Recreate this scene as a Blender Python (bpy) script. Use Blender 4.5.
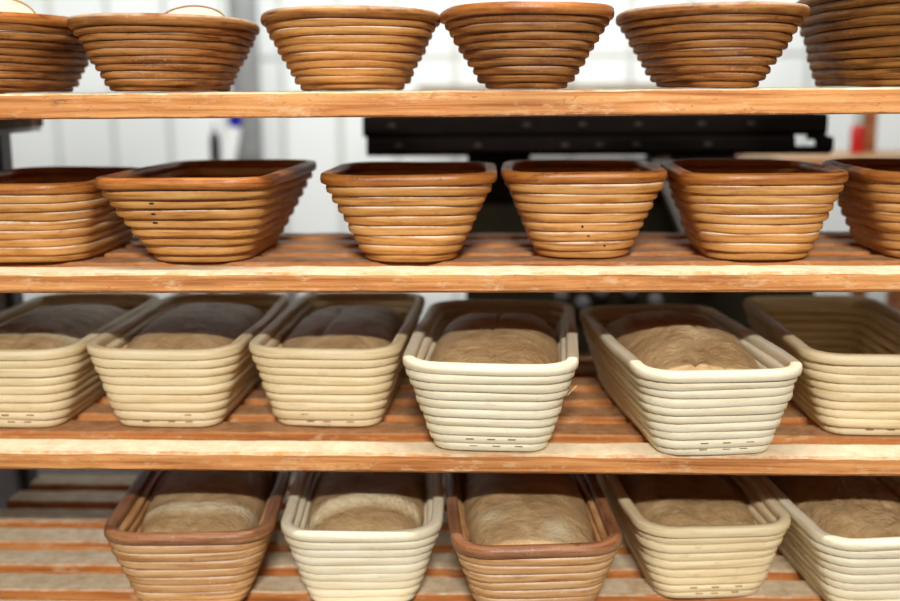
import bpy, math, random
import numpy as np
from mathutils import noise, Vector

for o in list(bpy.data.objects):
    bpy.data.objects.remove(o, do_unlink=True)
S = bpy.context.scene
COL = S.collection
R = math.radians

# ------------------------------------------------------------------ camera
cam_d = bpy.data.cameras.new('camera')
cam_d.sensor_width = 36.0
cam_d.lens = 36.0 * 1111.0 / 900.0
cam_d.clip_start = 0.05
cam = bpy.data.objects.new('camera', cam_d)
COL.objects.link(cam)
from mathutils import Matrix
cam.matrix_world = (Matrix.Translation((0, -1.0, 1.40)) @ Matrix.Rotation(R(2.2), 4, 'Z')
                    @ Matrix.Rotation(R(90 - 10.73), 4, 'X') @ Matrix.Rotation(R(-0.42), 4, 'Z'))
cam_d.dof.use_dof = True
cam_d.dof.focus_distance = 1.01
cam_d.dof.aperture_fstop = 2.7
S.camera = cam

# ------------------------------------------------------------------ world, ceiling lamps, exposure
W = bpy.data.worlds.new('bakery_room'); S.world = W
W.use_nodes = True
W.node_tree.nodes['Background'].inputs[0].default_value = (1.0, 0.88, 0.72, 1)
W.node_tree.nodes['Background'].inputs[1].default_value = 0.075

def ceiling_lamp(name, loc, aim, sx, sy, power, col=(1, 0.96, 0.9)):
    l = bpy.data.lights.new(name, 'AREA'); l.shape = 'RECTANGLE'
    l.size = sx; l.size_y = sy; l.energy = power; l.color = col
    o = bpy.data.objects.new(name, l); COL.objects.link(o)
    o.location = loc
    o.rotation_euler = (Vector(aim) - Vector(loc)).to_track_quat('-Z', 'Y').to_euler()
    return o
ceiling_lamp('ceiling_tube_over_rack', (0.10, -0.32, 2.62), (0.10, -0.10, 1.2), 1.5, 0.04, 24)
ceiling_lamp('ceiling_tube_in_aisle', (0.10, -2.60, 2.62), (0.0, 0.0, 1.2), 0.55, 0.07, 88, (1, 0.97, 0.93))
ceiling_lamp('ceiling_tube_at_back', (-0.2, 1.70, 2.80), (-0.2, 3.0, 1.75), 3.4, 0.25, 60, (0.97, 1.0, 0.98))

S.view_settings.view_transform = 'Standard'
S.view_settings.look = 'None'
S.view_settings.exposure = 0.1
S.view_settings.gamma = 1.0
S.view_settings.use_curve_mapping = False

# ------------------------------------------------------------------ material helpers
def srgb(r, g, b):
    f = lambda c: (c / 255 / 12.92) if c / 255 <= 0.04045 else ((c / 255 + 0.055) / 1.055) ** 2.4
    return (f(r), f(g), f(b), 1.0)

class NT:
    def __init__(s, name, rough=0.6, spec=0.3):
        s.m = bpy.data.materials.new(name); s.m.use_nodes = True
        s.t = s.m.node_tree; s.b = s.t.nodes['Principled BSDF']
        s.b.inputs['Roughness'].default_value = rough
        s.b.inputs['Specular IOR Level'].default_value = spec
    def n(s, typ, **kw):
        nd = s.t.nodes.new(typ)
        for k, v in kw.items(): setattr(nd, k, v)
        return nd
    def l(s, a, b): s.t.links.new(a, b)
    def noise(s, vec, scale, detail=4, rough=0.55, dist=0.0):
        nd = s.n('ShaderNodeTexNoise'); s.l(vec, nd.inputs['Vector'])
        nd.inputs['Scale'].default_value = scale; nd.inputs['Detail'].default_value = detail
        nd.inputs['Roughness'].default_value = rough; nd.inputs['Distortion'].default_value = dist
        return nd.outputs['Fac']
    def mapv(s, vec, scale=(1, 1, 1), loc=None):
        nd = s.n('ShaderNodeMapping'); s.l(vec, nd.inputs['Vector'])
        nd.inputs['Scale'].default_value = scale
        if loc is not None: s.l(loc, nd.inputs['Location'])
        return nd.outputs[0]
    def ramp(s, fac, *stops):
        nd = s.n('ShaderNodeValToRGB'); s.l(fac, nd.inputs[0])
        e = nd.color_ramp.elements
        e[0].position, e[0].color = stops[0]; e[1].position, e[1].color = stops[-1]
        for p, c in stops[1:-1]:
            x = e.new(p); x.color = c
        return nd.outputs[0]
    def mix(s, fac, a, b, mode='MIX'):
        nd = s.n('ShaderNodeMix'); nd.data_type = 'RGBA'; nd.blend_type = mode
        for sock, v in ((nd.inputs[0], fac), (nd.inputs[6], a), (nd.inputs[7], b)):
            if hasattr(v, 'node'): s.l(v, sock)
            else: sock.default_value = v
        return nd.outputs[2]
    def math(s, op, a, b=None):
        nd = s.n('ShaderNodeMath'); nd.operation = op
        for i, v in enumerate((a, b)):
            if v is None: continue
            if hasattr(v, 'node'): s.l(v, nd.inputs[i])
            else: nd.inputs[i].default_value = v
        return nd.outputs[0]
    def bump(s, h, dist, strength=1.0):
        nd = s.n('ShaderNodeBump'); s.l(h, nd.inputs['Height'])
        nd.inputs['Distance'].default_value = dist; nd.inputs['Strength'].default_value = strength
        s.l(nd.outputs[0], s.b.inputs['Normal'])
    def rand3(s):
        oi = s.n('ShaderNodeObjectInfo'); c = s.n('ShaderNodeCombineXYZ')
        r = s.math('MULTIPLY', oi.outputs['Random'], 37.0)
        for i in range(3): s.l(r, c.inputs[i])
        return oi.outputs['Random'], c.outputs[0]

BLK = (0, 0, 0, 1); WHT = (1, 1, 1, 1)

def cane(name, dark, mid, light, stain, rough=0.45, stain_amt=0.8, flour=0.35, spec=0.4, flourcol=(.72, .62, .48, 1), seamflour=0.0):
    t = NT(name, rough, spec)
    uv = t.n('ShaderNodeUVMap').outputs[0]
    rnd, rv = t.rand3()
    v = t.mapv(uv, (1, 1, 1), rv)
    grain = t.noise(t.mapv(v, (14, 260, 1)), 1.0, 5, 0.6)
    patch = t.noise(t.mapv(v, (22, 45, 1)), 1.0, 3)
    c = t.ramp(grain, (0.36, dark), (0.5, mid), (0.66, light))
    c = t.mix(t.math('MULTIPLY', t.ramp(patch, (0.47, BLK), (0.66, WHT)), 0.6), c, light)
    c = t.mix(t.math('MULTIPLY', rnd, 0.35), c, t.mix(0.5, dark, mid))
    st = t.noise(t.mapv(v, (30, 60, 1)), 1.0, 6, 0.7, 0.4)
    c = t.mix(t.math('MULTIPLY', t.ramp(st, (0.60, BLK), (0.70, WHT)), stain_amt), c, stain)
    ob = t.n('ShaderNodeTexCoord').outputs['Object']
    fl = t.noise(ob, 420, 3, 0.7)
    fl2 = t.noise(ob, 26, 2)
    fm = t.math('MULTIPLY', t.ramp(fl, (0.58, BLK), (0.72, WHT)), t.ramp(fl2, (0.45, BLK), (0.7, WHT)))
    c = t.mix(t.math('MULTIPLY', fm, flour), c, flourcol)
    if seamflour:
        sy = t.n('ShaderNodeSeparateXYZ'); t.l(uv, sy.inputs[0])
        line = t.ramp(t.math('MULTIPLY', sy.outputs[1], 1 / 0.03), (0.045, BLK), (0.075, WHT), (0.17, WHT), (0.21, BLK))
        ln = t.ramp(t.noise(t.mapv(v, (26, 30, 1)), 1.0, 4, 0.7), (0.32, BLK), (0.55, WHT))
        c = t.mix(t.math('MULTIPLY', t.math('MULTIPLY', line, ln), seamflour), c, (.95, .86, .70, 1))
    t.l(c, t.b.inputs['Base Color'])
    t.bump(t.math('ADD', t.math('MULTIPLY', grain, 0.5), t.noise(ob, 300, 3)), 0.0006, 0.5)
    return t.m

M = {}
M['cane_tan'] = cane('cane_tan', srgb(158, 100, 46), srgb(200, 142, 76), srgb(222, 172, 108), srgb(78, 40, 16), stain_amt=0.35, seamflour=0.8, rough=0.6, spec=0.2)
M['cane_brown'] = cane('cane_brown', srgb(100, 57, 25), srgb(152, 96, 47), srgb(192, 137, 76), srgb(56, 28, 12), stain_amt=0.65, flour=0.6, seamflour=0.3, rough=0.6, spec=0.2)
M['cane_old'] = cane('cane_old', srgb(84, 50, 20), srgb(126, 82, 37), srgb(164, 114, 57), srgb(46, 24, 10), stain_amt=0.6, flour=0.5, rough=0.6, spec=0.2)
M['cane_rust'] = cane('cane_rust', srgb(118, 62, 22), srgb(172, 102, 44), srgb(202, 136, 66), srgb(56, 26, 10), rough=0.4, stain_amt=0.75, flour=0.5)
M['cane_redrim'] = cane('cane_redrim', srgb(108, 66, 42), srgb(150, 98, 62), srgb(182, 134, 94), srgb(60, 30, 20), rough=0.4, stain_amt=0.8, flour=0.6)
M['cane_honey'] = cane('cane_honey', srgb(170, 116, 66), srgb(206, 154, 98), srgb(224, 184, 132), srgb(96, 56, 28), stain_amt=0.4, flour=0.7, seamflour=0.35)
M['cane_cream'] = cane('cane_cream', srgb(214, 190, 144), srgb(232, 212, 168), srgb(240, 225, 188), srgb(150, 116, 70), rough=0.55, stain_amt=0.25, flour=0.3, flourcol=(.9, .84, .7, 1))
M['cane_ivory'] = cane('cane_ivory', srgb(226, 210, 174), srgb(238, 227, 196), srgb(245, 238, 214), srgb(160, 130, 88), rough=0.5, stain_amt=0.22, flour=0.3, flourcol=(.92, .88, .78, 1))

def wood(name, dark, mid, light, top_a, top_b, rough=0.62):
    t = NT(name, rough, 0.25)
    tc = t.n('ShaderNodeTexCoord'); ob = tc.outputs['Object']
    rnd, rv = t.rand3()
    v = t.mapv(ob, (1, 1, 1), rv)
    g = t.noise(t.mapv(v, (5, 40, 170)), 1.0, 6, 0.62, 0.25)
    g2 = t.noise(t.mapv(v, (9, 20, 60)), 1.0, 3)
    c = t.ramp(g, (0.36, dark), (0.5, mid), (0.64, light))
    c = t.mix(t.math('MULTIPLY', t.ramp(g2, (0.45, BLK), (0.8, WHT)), 0.45), c, light)
    kn = t.noise(t.mapv(v, (7, 20, 30)), 1.0, 5, 0.7)
    c = t.mix(t.math('MULTIPLY', t.ramp(kn, (0.63, BLK), (0.72, WHT)), 0.7), c, srgb(72, 34, 20))
    sc = t.noise(t.mapv(v, (30, 60, 90)), 1.0, 5, 0.75)
    c = t.mix(t.math('MULTIPLY', t.ramp(sc, (0.54, BLK), (0.66, WHT)), 0.6), c, srgb(226, 190, 146))
    fk = t.noise(t.mapv(v, (120, 200, 260)), 1.0, 4, 0.7)
    c = t.mix(t.math('MULTIPLY', t.ramp(fk, (0.60, BLK), (0.68, WHT)), 0.55), c, dark)
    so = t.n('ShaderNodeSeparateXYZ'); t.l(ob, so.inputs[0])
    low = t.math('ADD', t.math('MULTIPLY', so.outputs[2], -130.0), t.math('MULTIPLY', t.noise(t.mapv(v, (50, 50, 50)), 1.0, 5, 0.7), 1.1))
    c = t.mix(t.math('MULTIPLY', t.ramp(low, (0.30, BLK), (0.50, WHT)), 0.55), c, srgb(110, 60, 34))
    dust = t.ramp(t.noise(t.mapv(v, (60, 60, 60)), 1.0, 5, 0.7), (0.3, top_a), (0.7, top_b))
    sep = t.n('ShaderNodeSeparateXYZ'); t.l(tc.outputs['Normal'], sep.inputs[0])
    edge = t.math('ADD', sep.outputs[2], t.math('MULTIPLY', t.math('SUBTRACT', t.noise(t.mapv(v, (45, 80, 80)), 1.0, 5, 0.7), 0.5), 0.9))
    c = t.mix(t.ramp(edge, (0.55, BLK), (0.90, WHT)), c, dust)
    t.l(c, t.b.inputs['Base Color'])
    t.bump(t.math('ADD', g, t.math('MULTIPLY', sc, 0.7)), 0.0012, 0.5)
    return t.m
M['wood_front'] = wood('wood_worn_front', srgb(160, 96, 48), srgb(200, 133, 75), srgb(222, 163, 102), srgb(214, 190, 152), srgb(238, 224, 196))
M['wood_slat'] = wood('wood_dusty_lit_slat', srgb(156, 90, 40), srgb(190, 116, 58), srgb(208, 138, 76), srgb(202, 174, 136), srgb(240, 224, 194))  # dusty tops, paled further to paint in light from behind
M['wood_shaded'] = wood('wood_shaded_slat', srgb(160, 92, 42), srgb(196, 122, 62), srgb(212, 142, 80), srgb(160, 108, 64), srgb(206, 160, 118))  # same slats with browner tops, weaker light painted into the colour
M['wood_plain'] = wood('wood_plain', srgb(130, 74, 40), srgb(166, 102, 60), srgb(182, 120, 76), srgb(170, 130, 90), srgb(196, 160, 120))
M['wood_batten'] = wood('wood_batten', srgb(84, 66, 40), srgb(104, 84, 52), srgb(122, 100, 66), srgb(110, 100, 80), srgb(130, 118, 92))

def dough_mat():
    t = NT('rye_dough', 0.55, 0.3)
    ob = t.n('ShaderNodeTexCoord').outputs['Object']
    rnd, rv = t.rand3()
    v = t.mapv(ob, (1, 1, 1), rv)
    n1 = t.noise(v, 30, 5, 0.6, 0.6)
    n2 = t.noise(v, 300, 4, 0.6)
    c = t.ramp(n1, (0.3, srgb(160, 128, 86)), (0.5, srgb(184, 152, 108)), (0.72, srgb(204, 174, 130)))
    c = t.mix(t.math('MULTIPLY', t.ramp(n2, (0.6, BLK), (0.75, WHT)), 0.3), c, srgb(206, 186, 154))
    at = t.n('ShaderNodeAttribute', attribute_name='flour')  # flour marks, plus light strips and highlights painted on some loaves
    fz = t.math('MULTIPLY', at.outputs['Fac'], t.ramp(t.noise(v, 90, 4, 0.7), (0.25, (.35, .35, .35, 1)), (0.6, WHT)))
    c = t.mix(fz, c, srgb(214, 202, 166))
    t.l(c, t.b.inputs['Base Color'])
    w = t.noise(t.mapv(v, (1, 1.5, 0.4)), 48, 6, 0.62, 0.25)
    t.bump(t.math('ADD', w, t.math('MULTIPLY', n2, 0.3)), 0.006, 0.8)
    return t.m
M['dough'] = dough_mat()

def plain(name, col, rough=0.5, spec=0.3, metal=0.0, var=0.12, scale=40):
    t = NT(name, rough, spec)
    ob = t.n('ShaderNodeTexCoord').outputs['Object']
    n = t.noise(ob, scale, 4)
    d = tuple(c * (1 - var) for c in col[:3]) + (1,)
    u = tuple(min(1, c * (1 + var)) for c in col[:3]) + (1,)
    t.l(t.ramp(n, (0.3, d), (0.7, u)), t.b.inputs['Base Color'])
    t.b.inputs['Metallic'].default_value = metal
    return t.m
M['steel'] = plain('grey_steel', srgb(176, 174, 182), 0.5, 0.4, 0.0)
M['steel_dark'] = plain('dark_steel', srgb(84, 82, 84), 0.5, 0.4, 0.3)
M['panel'] = plain('white_cladding', srgb(232, 234, 233), 0.35, 0.4, 0, 0.02, 3)
M['joint'] = plain('grey_joint', srgb(196, 198, 194), 0.8, 0.2, 0, 0.05, 8)
M['plinth'] = plain('grey_plinth', srgb(108, 104, 108), 0.7, 0.2, 0, 0.08, 8)
M['floor'] = plain('grey_floor', srgb(112, 106, 104), 0.6, 0.3, 0, 0.15, 6)
M['black'] = plain('black_tray', srgb(14, 8, 5), 0.8, 0.08, 0, 0.3)
M['tin'] = plain('dull_tin', srgb(150, 148, 148), 0.4, 0.5, 0.4)
M['pipe'] = plain('pale_grey_pipe', srgb(150, 152, 152), 0.5, 0.3)
M['rivet'] = plain('dull_rivet', srgb(40, 34, 30), 0.6, 0.2)
M['knob'] = plain('grey_knob', srgb(104, 104, 106), 0.6, 0.2)
M['olive'] = plain('dark_olive_paint', srgb(40, 36, 24), 0.7, 0.15, 0, 0.2)
M['shelf_grey'] = plain('grey_brown_board', srgb(150, 138, 122), 0.7, 0.2)
M['red'] = plain('red_plastic', srgb(196, 30, 24), 0.4, 0.4)
M['blue'] = plain('blue_plastic', srgb(30, 40, 190), 0.4, 0.4)
M['white'] = plain('white_plastic', srgb(236, 240, 240), 0.4, 0.4, 0, 0.02)
M['blackpl'] = plain('black_plastic', srgb(26, 28, 28), 0.5, 0.3)
M['bucket'] = plain('grey_bucket', srgb(120, 118, 112), 0.5, 0.3)
M['pale'] = plain('pale_floured_lining', srgb(232, 218, 186), 0.8, 0.1, 0, 0.06, 60)
M['staple'] = plain('staple_wire', srgb(150, 118, 78), 0.5, 0.3, 0.2)
M['darkpan'] = plain('dark_brown_pan', srgb(60, 34, 18), 0.5, 0.3, 0, 0.25)
gl = NT('pale_bottle_neck', 0.2, 0.5)
gl.b.inputs['Base Color'].default_value = srgb(206, 216, 210); gl.b.inputs['Transmission Weight'].default_value = 0.4
M['neck'] = gl.m

# ------------------------------------------------------------------ object helpers
def link(name, mesh, mat, parent=None, smooth=False):
    o = bpy.data.objects.new(name, mesh); COL.objects.link(o)
    if mat is not None and not mesh.materials: mesh.materials.append(mat)
    if parent is not None: o.parent = parent
    if smooth:
        mesh.polygons.foreach_set('use_smooth', [True] * len(mesh.polygons))
    return o
def empty(name, loc, rz=0, tilt=(0, 0)):
    o = bpy.data.objects.new(name, None); COL.objects.link(o)
    o.empty_display_size = 0.05
    o.location = loc; o.rotation_euler = (R(tilt[0]), R(tilt[1]), R(rz)); return o
def tag(o, label, cat, group=None):
    o['label'] = label; o['category'] = cat
    if group: o['group'] = group
    return o
def pydata(name, v, f):
    me = bpy.data.meshes.new(name); me.from_pydata(v, [], f); me.update(); return me
def chamfer_bar(name, x0, x1, y0, y1, z0, z1, c=0.002, seg=1, jit=0.0, seed=0):
    """bar along X with chamfered, slightly uneven long edges"""
    rnd = random.Random(seed); vs = []; fs = []
    prof = [(y0 + c, z0), (y1 - c, z0), (y1, z0 + c), (y1, z1 - c), (y1 - c, z1), (y0 + c, z1), (y0, z1 - c), (y0, z0 + c)]
    for i in range(seg + 1):
        x = x0 + (x1 - x0) * i / seg
        e = [rnd.uniform(-jit, jit) for _ in range(8)]
        for k, (y, z) in enumerate(prof):
            vs.append((x, y + e[k] * 0.7, z + (e[k] if k not in (0, 1) else -abs(e[k]) * 0.5)))
    for i in range(seg):
        for k in range(8):
            a = i * 8 + k; b = i * 8 + (k + 1) % 8
            fs.append((a, a + 8, b + 8, b))
    fs.append(tuple(range(7, -1, -1))[::-1]); fs.append(tuple(range(seg * 8 + 7, seg * 8 - 1, -1)))
    me = pydata(name, vs, fs)
    return me
def box(name, x0, x1, y0, y1, z0, z1, c=0.001):
    return chamfer_bar(name, x0, x1, y0, y1, z0, z1, c)
def lathe(name, prof, n=28):
    vs = []; fs = []
    for (r, z) in prof:
        for k in range(n):
            a = 2 * math.pi * k / n; vs.append((r * math.cos(a), r * math.sin(a), z))
    for i in range(len(prof) - 1):
        for k in range(n):
            fs.append((i * n + k, i * n + (k + 1) % n, (i + 1) * n + (k + 1) % n, (i + 1) * n + k))
    fs.append(tuple(range(n - 1, -1, -1))); m = (len(prof) - 1) * n
    fs.append(tuple(range(m, m + n)))
    return pydata(name, vs, fs)

# ------------------------------------------------------------------ the room
def structure(o): o['kind'] = 'structure'; return o
fl = structure(link('floor', box('floor', -3.2, 3.6, -3.5, 3.05, -0.05, 0.0), M['floor']))
wb = structure(link('wall_back', box('wall_back', -3.2, 3.6, 3.0, 3.15, 0.0, 2.9), M['joint']))
PITCH = 0.205; X0 = -2.59
for r, (za, zb) in enumerate(((0.32, 0.80), (0.812, 1.505), (1.517, 2.21), (2.222, 2.9))):
    me = chamfer_bar('panel', 0, PITCH - 0.024, -0.012, 0.002, za, zb, 0.003)
    me.materials.append(M['panel'])
    for k in range(26):
        p = link('panel', me, None, wb); p.location = (X0 + k * PITCH + 0.012, 3.0, 0)
structure(link('baseboard_back', box('baseboard_back', -3.2, 3.6, 2.97, 3.0, 0.0, 0.31, 0.004), M['plinth']))

# ------------------------------------------------------------------ the rack and its slatted shelves
TIER = {1: 1.3992, 2: 1.2365, 3: 1.063, 4: 0.893}
THICK = {1: 0.0225, 2: 0.019, 3: 0.019, 4: 0.019}
SX0, SX1 = -0.612, 0.62
rack = tag(empty('bakery_rack', (0, 0, 0)), 'grey steel bakery rack whose upright shows at the left edge behind the shelves', 'rack')
for (px, py) in ((SX0 - 0.092, 0.425), (SX1 + 0.012, 0.425), (SX0 - 0.084, -0.02), (SX1 + 0.012, -0.02)):
    link('upright', box('upright', px, px + 0.05, py, py + 0.05, 0.0, 1.95, 0.003), M['steel'], rack)
    if py > 0 and px < 0:
        link('upright_flange', box('upright_flange', px + 0.0505, px + 0.062, py + 0.02, py + 0.05, 0.0, 1.95, 0.001), M['steel_dark'], rack)
for t in TIER:
    zb = TIER[t] - THICK[t] - 0.0200
    for s, xa in ((-1, SX0 - 0.034), (1, SX1 - 0.014)):
        link('side_rail', box('side_rail', xa, xa + 0.048, -0.02, 0.47, zb - 0.006, zb, 0.001), M['steel'], rack)

shelf_lab = {1: 'topmost wooden slatted shelf at eye level, carrying the dark brown oval baskets',
             2: 'second wooden slatted shelf from the top, carrying tan baskets with rusty rims',
             3: 'third wooden slatted shelf from the top, carrying only cream baskets',
             4: 'lowest wooden slatted shelf, bare dusty slats showing at lower left'}
NSL = 7; SP = 0.0622; SW = 0.040
tilt_of = {1: 0.0, 2: -0.05, 3: 0.14, 4: 0.0}
for t, z in TIER.items():
    sh = tag(empty('slatted_shelf', (0, 0, z - THICK[t]), 0, (0, tilt_of[t])), shelf_lab[t], 'shelf', 'slatted wooden shelves of the rack')
    for k in range(5 if t == 2 else NSL):
        front = (k == 0)
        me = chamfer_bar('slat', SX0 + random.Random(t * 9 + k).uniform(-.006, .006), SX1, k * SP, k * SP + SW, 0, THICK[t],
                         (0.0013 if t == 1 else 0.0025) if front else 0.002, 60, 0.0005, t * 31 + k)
        link('slat', me, M['wood_front'] if front or (t == 1) else M['wood_slat' if t == 4 else 'wood_shaded'], sh)
    for xb in (SX0 + 0.004, SX1 - 0.044):
        link('cross_batten', box('cross_batten', xb, xb + 0.04, 0.012, 0.285 if t == 2 else 0.405, -0.018, -0.0002, 0.002), M['wood_batten'], sh)

# ------------------------------------------------------------------ proofing baskets
NP, NQ = 80, 12
def rrect(a, b, r, bulge, n=NP, oval=False):
    """points and outward normals of a rounded rectangle, half sizes a (x) and b (y), starting at the back"""
    a -= bulge * 0.8; b -= bulge
    r = min(r, a * 0.98, b * 0.98)
    pts = []
    def add(x, y, nx, ny): pts.append((x, y, nx, ny))
    na = 40
    quad = [((a - r), (b - r), 0), (-(a - r), (b - r), 90), (-(a - r), -(b - r), 180), ((a - r), -(b - r), 270)]
    for (cx, cy, a0) in quad:
        for i in range(na + 1):
            an = R(a0 + 90 * i / na); add(cx + r * math.cos(an), cy + r * math.sin(an), math.cos(an), math.sin(an))
    P = np.array(pts); Q = np.vstack([P, P[:1]])
    # fill straights densely
    dense = []
    for i in range(len(P)):
        p, q = Q[i], Q[i + 1]; d = np.hypot(*(q[:2] - p[:2])); m = max(1, int(d / 0.002))
        for k in range(m): dense.append(p + (q - p) * k / m)
    D = np.array(dense)
    if oval:
        th = np.linspace(0, 2 * np.pi, 400, endpoint=False); e = 2 / 2.35
        a += bulge * 0.8; b += bulge; bulge = 0
        D = np.stack([a * np.sign(np.cos(th)) * np.abs(np.cos(th)) ** e, b * np.sign(np.sin(th)) * np.abs(np.sin(th)) ** e, np.cos(th), np.sin(th)], -1)
    # bulge the sides outwards
    fx = np.clip(1 - (D[:, 1] / b) ** 2, 0, 1) * np.abs(D[:, 2]); fy = np.clip(1 - (D[:, 0] / a) ** 2, 0, 1) * np.abs(D[:, 3])
    D[:, 0] += np.sign(D[:, 2]) * fx * bulge * 0.8; D[:, 1] += np.sign(D[:, 3]) * fy * bulge
    C = np.vstack([D[:, :2], D[:1, :2]]); s = np.concatenate([[0], np.cumsum(np.hypot(*np.diff(C, axis=0).T))])
    u = np.linspace(0, s[-1], n, endpoint=False)
    x = np.interp(u, s, C[:, 0]); y = np.interp(u, s, C[:, 1])
    tx = np.roll(x, -1) - np.roll(x, 1); ty = np.roll(y, -1) - np.roll(y, 1); L = np.hypot(tx, ty)
    return x, y, ty / L, -tx / L, s[-1]

_f = []
for i in range(NP):
    for k in range(NQ):
        _f.append((i * NQ + k, ((i + 1) % NP) * NQ + k, ((i + 1) % NP) * NQ + (k + 1) % NQ, i * NQ + (k + 1) % NQ))
def ring(name, a, b, r, bulge, z, rx, rz, seed, wob=0.0005, tiltz=0.0, oval=False):
    x, y, nx, ny, per = rrect(a, b, r, bulge, NP, oval)
    rg = np.random.RandomState(seed)
    th = np.linspace(0, 2 * np.pi, NP, endpoint=False)
    w = sum(rg.uniform(-1, 1) * np.sin(k * th + rg.uniform(0, 6.3)) for k in (2, 3, 5, 8)) * wob
    wz = sum(rg.uniform(-1, 1) * np.sin(k * th + rg.uniform(0, 6.3)) for k in (1, 2, 4)) * wob
    q = np.linspace(0, 2 * np.pi, NQ, endpoint=False)
    cq = np.sign(np.cos(q)) * np.abs(np.cos(q)) ** 0.6; sq = np.sign(np.sin(q)) * np.abs(np.sin(q)) ** 0.6
    o = w[:, None] + rx * (cq[None, :] - 1)
    X = x[:, None] + nx[:, None] * o; Y = y[:, None] + ny[:, None] * o
    Z = z + wz[:, None] + rz * sq[None, :] + tiltz * (th / (2 * np.pi) - .5)[:, None]
    v = np.stack([X, Y, Z], -1).reshape(-1, 3)
    me = bpy.data.meshes.new(name); me.from_pydata(v.tolist(), [], _f)
    uvl = me.uv_layers.new(name='UVMap')
    uu = np.linspace(0, per, NP + 1); vv = np.linspace(0, 0.03, NQ + 1)
    I, K = np.meshgrid(np.arange(NP), np.arange(NQ), indexing='ij'); I = I.ravel(); K = K.ravel()
    uv = np.stack([np.stack([uu[I], vv[K]], -1), np.stack([uu[I + 1], vv[K]], -1),
                   np.stack([uu[I + 1], vv[K + 1]], -1), np.stack([uu[I], vv[K + 1]], -1)], 1)
    uvl.data.foreach_set('uv', uv.reshape(-1).astype(np.float32))
    me.polygons.foreach_set('use_smooth', [True] * len(me.polygons))
    me.update()
    return me

staple_me = box('staple', -0.0036, 0.0036, -0.0005, 0.0005, -0.0005, 0.0005, 0.0002)
staple_me.materials.append(M['staple'])

def basket(label, tier, cx, yb, rz=0, Wr=0.163, Lr=0.325, wb_=0.112, lb=0.276, H=0.087, N=9, rr=0.036, rb=0.018,
           bul=0.003, mat='cane_cream', rimmat=None, group=None, seed=1, staples=False, tilt=(0, 0), flare=1.0, rimr=0.0054, lift=0.0, yc=None, oval=False):
    z0 = TIER[tier] - (cx * math.tan(R(tilt_of[tier]))) + lift + 0.0006
    rad = R(rz)
    if yc is None:
        # yb is the depth of the front bottom edge
        yc = yb + lb / 2
    root = tag(empty('proofing_basket', (cx - math.sin(rad) * lb / 2, yb + math.cos(rad) * lb / 2, z0), rz, (0, tilt_of[tier])), label, 'basket', group)
    rnd = random.Random(seed)
    pitch = (H - rimr * 1.8) / (N - 1)
    for i in range(N):
        rim = (i == N - 1)
        z = pitch * (i + 0.5) + (0.0014 if i == 0 else 0) if not rim else H - rimr
        tt = (z / H) ** flare if i else 0.02
        a = (wb_ + (Wr - wb_) * tt) / 2; b = (lb + (Lr - lb) * tt) / 2; r = rb + (rr - rb) * tt
        j = rnd.uniform(-0.0005, 0.0005)
        if rim: me = ring('rim', a + 0.0004, b + 0.0004, r, bul, z, rimr * 1.1, rimr, seed * 50 + i, oval=oval)
        else: me = ring('coil', a + j, b + j, r, bul, z, 0.0070, pitch * 0.57, seed * 50 + i, tiltz=rnd.uniform(-.001, .001), oval=oval)
        c = link('rim' if rim else 'coil', me, M[rimmat or mat] if rim else M[mat], root)
        if staples and i in (0, 1):
            for k in range(3):
                xs = (k - 1) * 0.021 + rnd.uniform(-.004, .004) + 0.004
                st = link('staple', staple_me, None, c)
                st.location = (xs, -(b - bul * (xs / a) ** 2) + 0.0003, z + pitch * 0.12)
    # coiled floor of the basket
    x, y, nx, ny, per = rrect(wb_ / 2 - 0.004, lb / 2 - 0.004, rb, bul, 40, oval)
    v = [(p, q, 0.001) for p, q in zip(x, y)] + [(p, q, 0.007) for p, q in zip(x, y)]
    f = [(i, (i + 1) % 40, 40 + (i + 1) % 40, 40 + i) for i in range(40)] + [tuple(range(39, -1, -1)), tuple(range(40, 80))]
    me = pydata('base', v, f); me.uv_layers.new(name='UVMap')
    link('base', me, M[mat], root)
    return root

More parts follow.
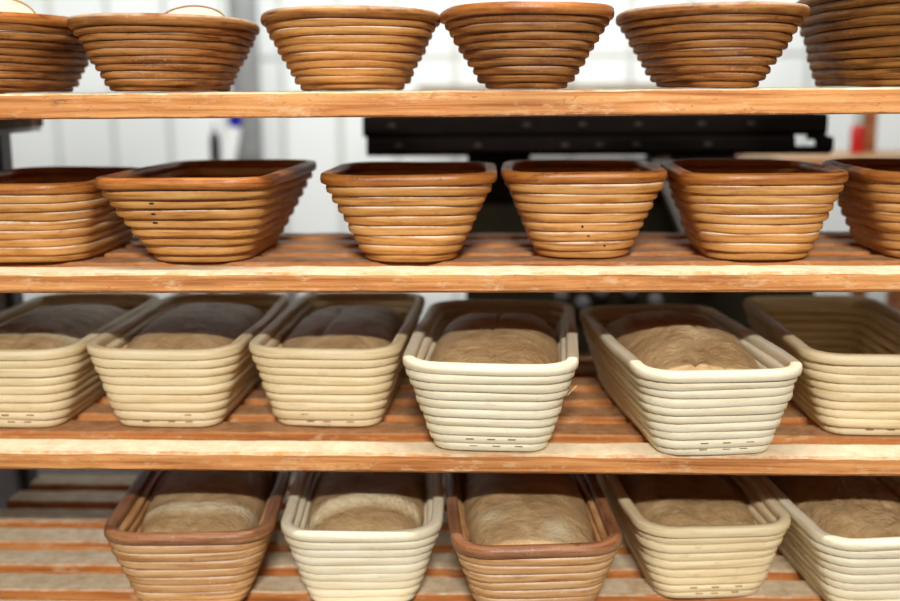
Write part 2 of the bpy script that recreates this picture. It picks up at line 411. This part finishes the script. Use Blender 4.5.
def loaf(label, bk, Wd=0.124, Ld=0.284, top=0.094, seed=1, feats=(), flour=(), lump=0.0022, z0=0.0085, x0=0.0, y0=0.0, nside=3.2, wr=0.0):
    """domed piece of dough lying in basket bk; feats: functions (x, y) -> dz; flour: functions (x, y) -> 0..1, for flour and painted light"""
    NU, NV = 88, 44
    vs = []; fl_ = []
    zm = 0.058
    off = Vector((seed * 3.17, seed * 1.31, 0))
    for j in range(NV + 1):
        ph = -math.pi / 2 + math.pi * j / NV
        s, c = math.sin(ph), math.cos(ph)
        if s < 0:
            z = zm + (zm - z0) * (-(abs(s) ** 0.6)); hr = abs(c) ** 0.35
            tp = 0.80 + 0.20 * (z - z0) / (zm - z0)
        else:
            z = zm + (top - zm) * s ** 0.95; hr = c ** 0.62; tp = 1.0
        for i in range(NU):
            th = 2 * math.pi * i / NU
            cx_, sy_ = math.cos(th), math.sin(th)
            k = (abs(cx_) ** nside + abs(sy_) ** nside) ** (-1 / nside)
            x = Wd / 2 * hr * tp * k * cx_; y = Ld / 2 * hr * (0.92 + 0.08 * tp) * k * sy_
            zz = z
            if s > 0:
                zz -= 0.010 * (2 * y / Ld) ** 2 * s
                p = Vector((x, y, 0)) * 22 + off
                zz += lump * (noise.noise(p) + 0.5 * noise.noise(p * 2.7) + 0.25 * noise.noise(p * 7.0)) * min(1, s * 3)
                if wr: zz -= wr * (1 - abs(noise.noise(p * 1.9 + Vector((5, 2, 0)))) * 2.2) ** 3 * min(1, s * 3)
                for fn in feats: zz += fn(x, y) * min(1, s * 2.5)
            vs.append((x + x0, y + y0, zz))
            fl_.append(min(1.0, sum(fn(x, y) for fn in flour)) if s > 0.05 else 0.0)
    fs = []
    for j in range(NV):
        for i in range(NU):
            a = j * NU + i; b = j * NU + (i + 1) % NU
            fs.append((a, b, b + NU, a + NU))
    fs.append(tuple(range(NU - 1, -1, -1))); fs.append(tuple(range(NV * NU, NV * NU + NU)))
    me = pydata('dough_loaf', vs, fs)
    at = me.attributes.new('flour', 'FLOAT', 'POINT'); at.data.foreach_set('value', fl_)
    o = link('dough_loaf', me, M['dough'], None, True)
    o.location = bk.location; o.rotation_euler = bk.rotation_euler
    return tag(o, label, 'dough', 'pieces of dough proving in baskets')

G = lambda d, s: math.exp(-(d / s) ** 2)
def seam(amp, wid, slope=0.0, x0=0.0, wav=0.0): return lambda x, y: amp * G(x - x0 - slope * y - wav * math.sin(y * 40), wid)
def cross(amp, wid, y0, slope=0.0, curve=0.0): return lambda x, y: amp * G(y - y0 - slope * x - curve * x * x, wid)
def blob(amp, x0, y0, s): return lambda x, y: amp * G(math.hypot(x - x0, y - y0), s)

# --- top shelf: dark brown oval baskets
g1 = 'brown oval baskets on the top shelf'
K1 = dict(Wr=0.180, Lr=0.29, wb_=0.116, lb=0.21, H=0.076, N=10, rr=0.080, rb=0.046, bul=0.004, rimr=0.0052, flare=0.95, oval=True)
basket('brown oval basket cut by the left edge on the top shelf, pale bowl inside', 1, -0.498, 0.040, 0, mat='cane_brown', rimmat='cane_rust', group=g1, seed=11, **{**K1, 'H': 0.0735, 'wb_': 0.104})
basket('brown oval basket second from left on the top shelf, floury smudges on its side', 1, -0.3225, 0.035, 1, mat='cane_brown', rimmat='cane_brown', group=g1, seed=12, **{**K1, 'H': 0.0695, 'wb_': 0.102, 'Wr': 0.175})
basket('brown oval basket third from left on the top shelf, its right side deep in shade', 1, -0.131, 0.050, 6, mat='cane_tan', rimmat='cane_brown', group=g1, seed=13, **{**K1, 'Wr': 0.184, 'H': 0.0745, 'wb_': 0.104})
basket('narrowest brown oval basket, fourth from left on the top shelf, with a red-brown rim', 1, 0.035, 0.010, 2, mat='cane_brown', rimmat='cane_rust', group=g1, seed=14, **{**K1, 'Wr': 0.170, 'wb_': 0.078, 'Lr': .25, 'lb': .17, 'H': 0.074})
basket('smooth brown oval basket fifth from left on the top shelf, wider than its left neighbour', 1, 0.210, 0.028, -1, mat='cane_brown', rimmat='cane_brown', group=g1, seed=15, **{**K1, 'Wr': 0.182, 'wb_': 0.088, 'H': 0.0735})
basket('dark brown oval basket cut by the right edge on the top shelf', 1, 0.408, 0.000, -1, mat='cane_old', rimmat='cane_old', group=g1, seed=16, **{**K1, 'Wr': 0.194, 'wb_': 0.146, 'Lr': .36, 'lb': .30, 'H': 0.09})

# --- second shelf: tan baskets with rusty rims
g2 = 'tan baskets with rusty rims on the second shelf'
K2 = dict(Wr=0.168, Lr=0.22, wb_=0.100, lb=0.155, H=0.086, N=9, rr=0.042, rb=0.028, bul=0.004, mat='cane_tan', rimmat='cane_rust', group=g2, rimr=0.0054, flare=1.0)
basket('long tan basket cut by the left edge on the second shelf', 2, -0.466, 0.05, -1, seed=21, **{**K2, 'Lr': 0.25, 'lb': 0.19, 'wb_': .134, 'H': 0.08})
b2b = basket('tan basket second from left on the second shelf, long right side showing', 2, -0.288, 0.054, -2, seed=22, **{**K2, 'Lr': 0.30, 'lb': .18, 'rr': .034, 'Wr': 0.176})
basket('tan basket third from left on the second shelf, standing clear of its left neighbour', 2, -0.08, 0.05, 0, seed=23, **{**K2, 'Wr': 0.176, 'wb_': 0.09})
b2d = basket('smallest tan basket, fourth from left on the second shelf, tiny black holes in its front', 2, 0.0905, 0.072, 0, seed=24, **{**K2, 'Wr': 0.165, 'wb_': 0.094})
basket('tan basket fifth from left on the second shelf, right neighbour of the smallest one', 2, 0.258, 0.053, 0, seed=25, **{**K2, 'Wr': 0.163, 'wb_': 0.1})
basket('tan basket cut by the right edge on the second shelf', 2, 0.432, 0.056, 0, seed=26, **K2)

# --- third shelf: cream baskets
g3 = 'cream baskets on the third shelf'
K3 = dict(mat='cane_cream', group=g3, staples=True)
b3a = basket('cream basket cut by the left edge on the third shelf, dough with painted light strips inside', 3, -0.493, 0.068, -1, seed=31, **K3)
b3b = basket('cream basket second from left on the third shelf', 3, -0.3315, 0.072, -1, seed=32, **K3)
b3c = basket('cream basket third from left on the third shelf, half behind the whitest basket', 3, -0.169, 0.076, -2, seed=33, **{**K3, 'Wr': 0.161})
b3d = basket('ivory white basket in the middle of the third shelf, pulled forward onto the front slat', 3, -0.003, 0.002, -3, seed=34, N=10, **{**K3, 'mat': 'cane_ivory', 'H': .091, 'Wr': 0.172})
b3e = basket('ivory white basket standing askew on the third shelf, overhanging the front slat', 3, 0.211, -0.002, 7, seed=35, N=10, **{**K3, 'mat': 'cane_ivory', 'Wr': 0.166})
b3f = basket('empty cream basket cut by the right edge on the third shelf', 3, 0.383, 0.06, 0, seed=36, **{**K3, 'Wr': 0.17})

# --- lowest shelf
g4 = 'baskets on the lowest shelf'
K4 = dict(group=g4, H=0.086)
b4a = basket('tan basket with a reddish rim, leftmost on the lowest shelf', 4, -0.301, 0.022, 4, seed=41, mat='cane_honey', rimmat='cane_redrim', rimr=0.0058, **{**K4, 'Wr': 0.174})
b4b = basket('ivory white basket second from left on the lowest shelf, between two tan ones', 4, -0.13, 0.032, 2.5, seed=42, mat='cane_ivory', **{**K4, 'Wr': 0.168})
b4c = basket('tan basket with a rusty rim in the middle of the lowest shelf', 4, 0.044, 0.000, 4, seed=43, mat='cane_honey', rimmat='cane_redrim', rimr=0.0058, **{**K4, 'Wr': 0.172})
b4d = basket('cream basket second from right on the lowest shelf, set askew', 4, 0.222, 0.052, 6, seed=44, mat='cane_cream', staples=True, **{**K4, 'Wr': 0.166})
b4e = basket('ivory white basket cut by the right edge on the lowest shelf', 4, 0.39, 0.024, 6, seed=45, mat='cane_ivory', **{**K4, 'Wr': 0.166})

# small marks on single baskets
def front_spot(bk_, name, idx, xs, mat, sx, sz):
    cs = [c for c in bk_.children if c.name.startswith('coil')]
    c = cs[idx]; vs = c.data.vertices
    best = min((v.co for v in vs if v.co.y < 0), key=lambda p: abs(p.x - xs) * 2 + p.y)
    o = link(name, lathe(name, [(1, 0), (.8, .6), (.3, 1)], 10), mat, c, True)
    o.scale = (sx, sz, 0.0005); o.rotation_euler = (R(90), 0, 0); o.location = (xs, best.y + 0.0001, best.z)
front_spot(b2d, 'hole', 3, -0.004, M['blackpl'], .0013, .0013)
front_spot(b2d, 'hole', 2, 0.002, M['darkpan'], .0017, .0009)
front_spot(b2d, 'hole', 1, 0.018, M['darkpan'], .0012, .0012)
for k in (6, 5, 4): front_spot(b2b, 'dark_mark', k, -0.030 + .001 * k, M['darkpan'], .0030, .0011)
sp_ = link('splinter', box('splinter', -.0004, .0004, -.0004, .0004, -.007, .007, .0001), M['cane_cream'], b3d)
sp_.location = (.078, -.085, .048); sp_.rotation_euler = (0, R(42), 0)

# ------------------------------------------------------------------ dough
loaf('dough piece with painted pale strips of light at the left end of the third shelf', b3a, seed=1, top=0.092,
     feats=(seam(-0.003, 0.004, 0.05),), flour=(cross(1.3, 0.009, -0.075), cross(1.3, 0.009, 0.04)))  # pale bands paint in light falling through the slat gaps above
loaf('brown dough piece, half shaded, in the second cream basket from left on the third shelf', b3b, seed=2, top=0.094, feats=(seam(-0.001, 0.002),))
loaf('brown dough piece, half shaded, in the third cream basket from left on the third shelf', b3c, seed=3, top=0.090, feats=(seam(-0.0025, 0.004, .05, -.01),))
loaf('smooth dough with a lengthwise seam in the middle ivory basket of the third shelf', b3d, seed=4, top=0.097, Wd=0.132,
     feats=(seam(-0.0025, 0.002, 0.02, 0.0, 0.002), blob(.001, .02, -.06, .01)), flour=(blob(.5, .02, -.055, .006),))
loaf('lumpy rough dough with a raised tip in the askew ivory basket on the third shelf', b3e, seed=5, top=0.100, Wd=0.128, lump=0.004, wr=0.002, x0=-.003,
     feats=(blob(0.006, 0.0, -0.035, 0.016), blob(.003, .012, -.03, .004), seam(-0.002, 0.003, 0.3, 0.02)), flour=(blob(.3, .01, -.05, .02),))
loaf('dough with a pale crosswise fold in the leftmost basket of the lowest shelf', b4a, seed=6, top=0.092,
     feats=(cross(0.003, 0.007, -0.083, 0.02, 2.0), seam(-.001, .004)), flour=(cross(1.5, 0.006, -0.085, 0.0, 2.0),))
loaf('dough with a deep crosswise crease in the ivory basket between two tan ones', b4b, seed=7, top=0.093,
     feats=(cross(0.004, 0.008, -0.072, 0.15, -3.0), cross(-0.004, 0.004, -0.088, 0.15, -3.0)), flour=(cross(1.4, 0.006, -0.078, 0.15, -3.0),))
loaf('smooth dough with painted pale highlights in the middle tan basket of the lowest shelf', b4c, seed=8, top=0.096, Wd=0.132, lump=0.0015,
     feats=(cross(.002, .01, -.03, .3),), flour=(blob(1.0, 0.022, -0.108, 0.014), blob(.8, -.04, -.08, .012)))  # the pale blobs are highlights painted into the dough colour
loaf('wrinkled dough in the askew cream basket on the lowest shelf', b4d, seed=9, top=0.088, lump=0.003, wr=0.003)
loaf('strongly wrinkled dough at the right edge of the lowest shelf', b4e, seed=10, top=0.089, lump=0.004, wr=0.004)

# ------------------------------------------------------------------ pale bowls leaning in the top-shelf baskets
def pale_bowl(label, loc, rot, rad, seed):
    root = tag(empty('floured_bowl', loc), label, 'bowl', 'pale floured bowls on the top shelf')
    root.rotation_euler = tuple(R(a) for a in rot)
    link('shell', lathe('shell', [(rad * .45, 0), (rad * .7, .006), (rad * .9, .018), (rad, .034), (rad * .985, .0355), (rad * .88, .0195), (rad * .68, .0085), (rad * .44, .003)], 48), M['cane_old'], root, True)
    link('floured_lining', lathe('floured_lining', [(rad * .44, .0031), (rad * .68, .0086), (rad * .88, .0196), (rad * .97, .0335), (rad * .955, .0337), (rad * .86, .021), (rad * .66, .0105), (rad * .43, .005)], 48), M['pale'], root, True)
    return root
pale_bowl('pale floured bowl with dark edge leaning in the leftmost basket of the top shelf', (-0.508, 0.135, TIER[1] + 0.040), (36, 10, 0), 0.052, 1)
pale_bowl('pale floured bowl with thin dark rim peeking over the second top-shelf basket', (-0.302, 0.150, TIER[1] + 0.038), (36, 6, 0), 0.036, 2)
# ------------------------------------------------------------------ behind the rack
# two stacked black trays on a dark machine
def tray(label, x0, x1, y0, y1, z0, z1, loop, rivets):
    root = tag(empty('black_tray', ((x0 + x1) / 2, y0, z0)), label, 'tray', 'stacked black trays behind the rack')
    ox = (x0 + x1) / 2
    xe = x1 - 0.05 if loop else x1
    me = chamfer_bar('slab', x0 - ox, xe - ox, 0, y1 - y0, 0, z1 - z0, 0.006)
    link('slab', me, M['black'], root)
    if loop:
        h = z1 - z0
        link('handle_bar', box('handle_bar', xe - ox, x1 - ox, 0.0, 0.02, 0, h * .42, .002), M['black'], root)
        link('handle_bar', box('handle_bar', xe - ox + .02, x1 - ox - .004, 0.0, 0.02, h * .74, h, .002), M['black'], root)
        link('handle_end', box('handle_end', x1 - ox - .018, x1 - ox + .004, 0.0, 0.02, h * .12, h * .9, .003), M['black'], root)
    for rx in rivets:
        r_ = link('rivet', lathe('rivet', [(.0075, 0), (.0065, .002), (.003, .003)], 12), M['rivet'], root, True)
        r_.rotation_euler = (R(90), 0, 0); r_.location = (rx - ox, 0.0, (z1 - z0) * .52); r_.scale = (1, .55, 1)
    return root
ZT = 1.306
tray('upper black tray of the stack under the top shelf', -0.187, 0.478, 0.62, 0.95, ZT + 0.0272, ZT + 0.058, False, (-0.145, 0.05, 0.13, 0.21, 0.30, 0.37))
tray('lower black tray of the stack, with a handle hole at its right end', -0.182, 0.484, 0.62, 0.95, ZT, ZT + 0.027, True, (-0.135, -0.02, 0.105, 0.155, 0.208, 0.31))
mc = tag(empty('dough_machine', (0.16, 0.66, 0)), 'dark olive machine standing behind the rack under the black trays', 'machine')
link('body', box('body', -0.20, 0.33, 0.02, 0.34, 0.0, 1.280, 0.01), M['olive'], mc)
link('column', box('column', -0.197, -0.102, 0.03, 0.12, 1.280, ZT - .001, 0.004), M['olive'], mc)
link('column', box('column', 0.082, 0.205, 0.03, 0.12, 1.280, ZT - .001, 0.004), M['steel_dark'], mc)
arm = link('arm', box('arm', -0.014, 0.014, -0.03, 0.018, -0.10, 0.10, 0.004), M['tin'], mc)
arm.location = (0.122, 0, 1.215); arm.rotation_euler = (0, R(-24), 0)
for k, xk in enumerate((-0.055, -0.022, 0.006, 0.050, 0.088)):
    kb = link('knob', lathe('knob', [(.010, 0), (.012, .012), (.010, .02), (.004, .023)], 16), M['knob'], mc, True)
    kb.rotation_euler = (R(90), 0, 0); kb.location = (xk, 0.02, 1.092 + (0, -.012, .006, .006, -.008)[k])

# board on the far wall
ws = tag(empty('wall_shelf', (0.12, 2.76, 1.389)), 'blurred grey brown board on the far wall behind the top shelf', 'shelf')
link('board', box('board', -0.37, 0.50, 0, 0.222, 0, 0.028, 0.003), M['shelf_grey'], ws)
for xk in (-0.25, 0.38): link('bracket', box('bracket', xk, xk + .02, 0.06, 0.222, -0.12, 0.0, .002), M['steel'], ws)

# wooden stand at right with a red bottle
wr = tag(empty('wooden_stand', (0.80, 1.2, 0)), 'blurred wooden stand with a beige shelf behind the rack at far right', 'rack')
link('shelf_board', box('shelf_board', -0.28, 0.40, 0, 0.30, 1.236, 1.262, .003), M['wood_plain'], wr)
for (xp, yp) in ((0.0, 0.245), (0.0, 0.02), (0.37, 0.245), (-.12, .245)):
    top = 1.9 if (xp >= 0 and yp > .1) else 1.236
    link('post', box('post', xp, xp + 0.026, yp, yp + 0.03, 0, top, .002), M['wood_plain'], wr)
rb_ = tag(empty('red_bottle', (0.772, 1.40, 1.2622)), 'small red bottle with pale neck beside the wooden post', 'bottle')
link('body', lathe('body', [(.013, 0), (.015, .003), (.015, .050), (.011, .058)], 20), M['red'], rb_, True)
link('neck', lathe('neck', [(.011, .058), (.0095, .064), (.009, .12), (.004, .125)], 20), M['neck'], rb_, True)

# small table at left with a bucket of tools
tb = tag(empty('small_table', (-0.56, 1.40, 0)), 'small grey steel table behind the rack at left, under the tool bucket', 'table')
link('table_top', box('table_top', -0.17, 0.15, 0, 0.34, 0.985, 1.01, .003), M['steel'], tb)
for (xp, yp) in ((-.15, .02), (.10, .02), (-.15, .30), (.10, .30)):
    link('leg', box('leg', xp, xp + .025, yp, yp + .025, 0, 0.985, .002), M['steel'], tb)
bu = tag(empty('tool_bucket', (-0.60, 1.56, 1.0102)), 'grey bucket of tools behind the second-shelf baskets at left', 'bucket')
link('body', lathe('body', [(.060, 0), (.066, .01), (.078, .185), (.074, .185), (.062, .014), (.055, .012)], 32), M['bucket'], bu, True)
link('lip', lathe('lip', [(.0785, .178), (.083, .181), (.083, .188), (.0785, .19)], 32), M['bucket'], bu, True)
wt = tag(empty('white_tube', (-0.650, 1.545, 1.028)), 'white tube with blue cap leaning out of the bucket', 'tube')
wt.rotation_euler = (0, R(12), 0)
link('tube', lathe('tube', [(.014, 0), (.0165, .004), (.0165, .295), (.012, .30)], 20), M['white'], wt, True)
link('cap', lathe('cap', [(.012, .300), (.015, .302), (.015, .345), (.011, .35)], 20), M['blue'], wt, True)
bk = tag(empty('black_tool', (-0.645, 1.590, 1.028)), 'black tool handle standing beside the white tube', 'tool')
link('handle', lathe('handle', [(.010, 0), (.0125, .01), (.0125, .262), (.007, .28)], 16), M['blackpl'], bk, True)
link('tip', lathe('tip', [(.004, .28), (.003, .30), (.001, .305)], 10), M['steel'], bk, True)
pp = structure(link('trim_1', lathe('trim_1', [(.040, 0), (.040, 2.9)], 24), M['pipe'], None, True))
pp.location = (-0.668, 2.05, 0)
pp['label'] = 'grey steel pipe rising behind the bucket of tools'
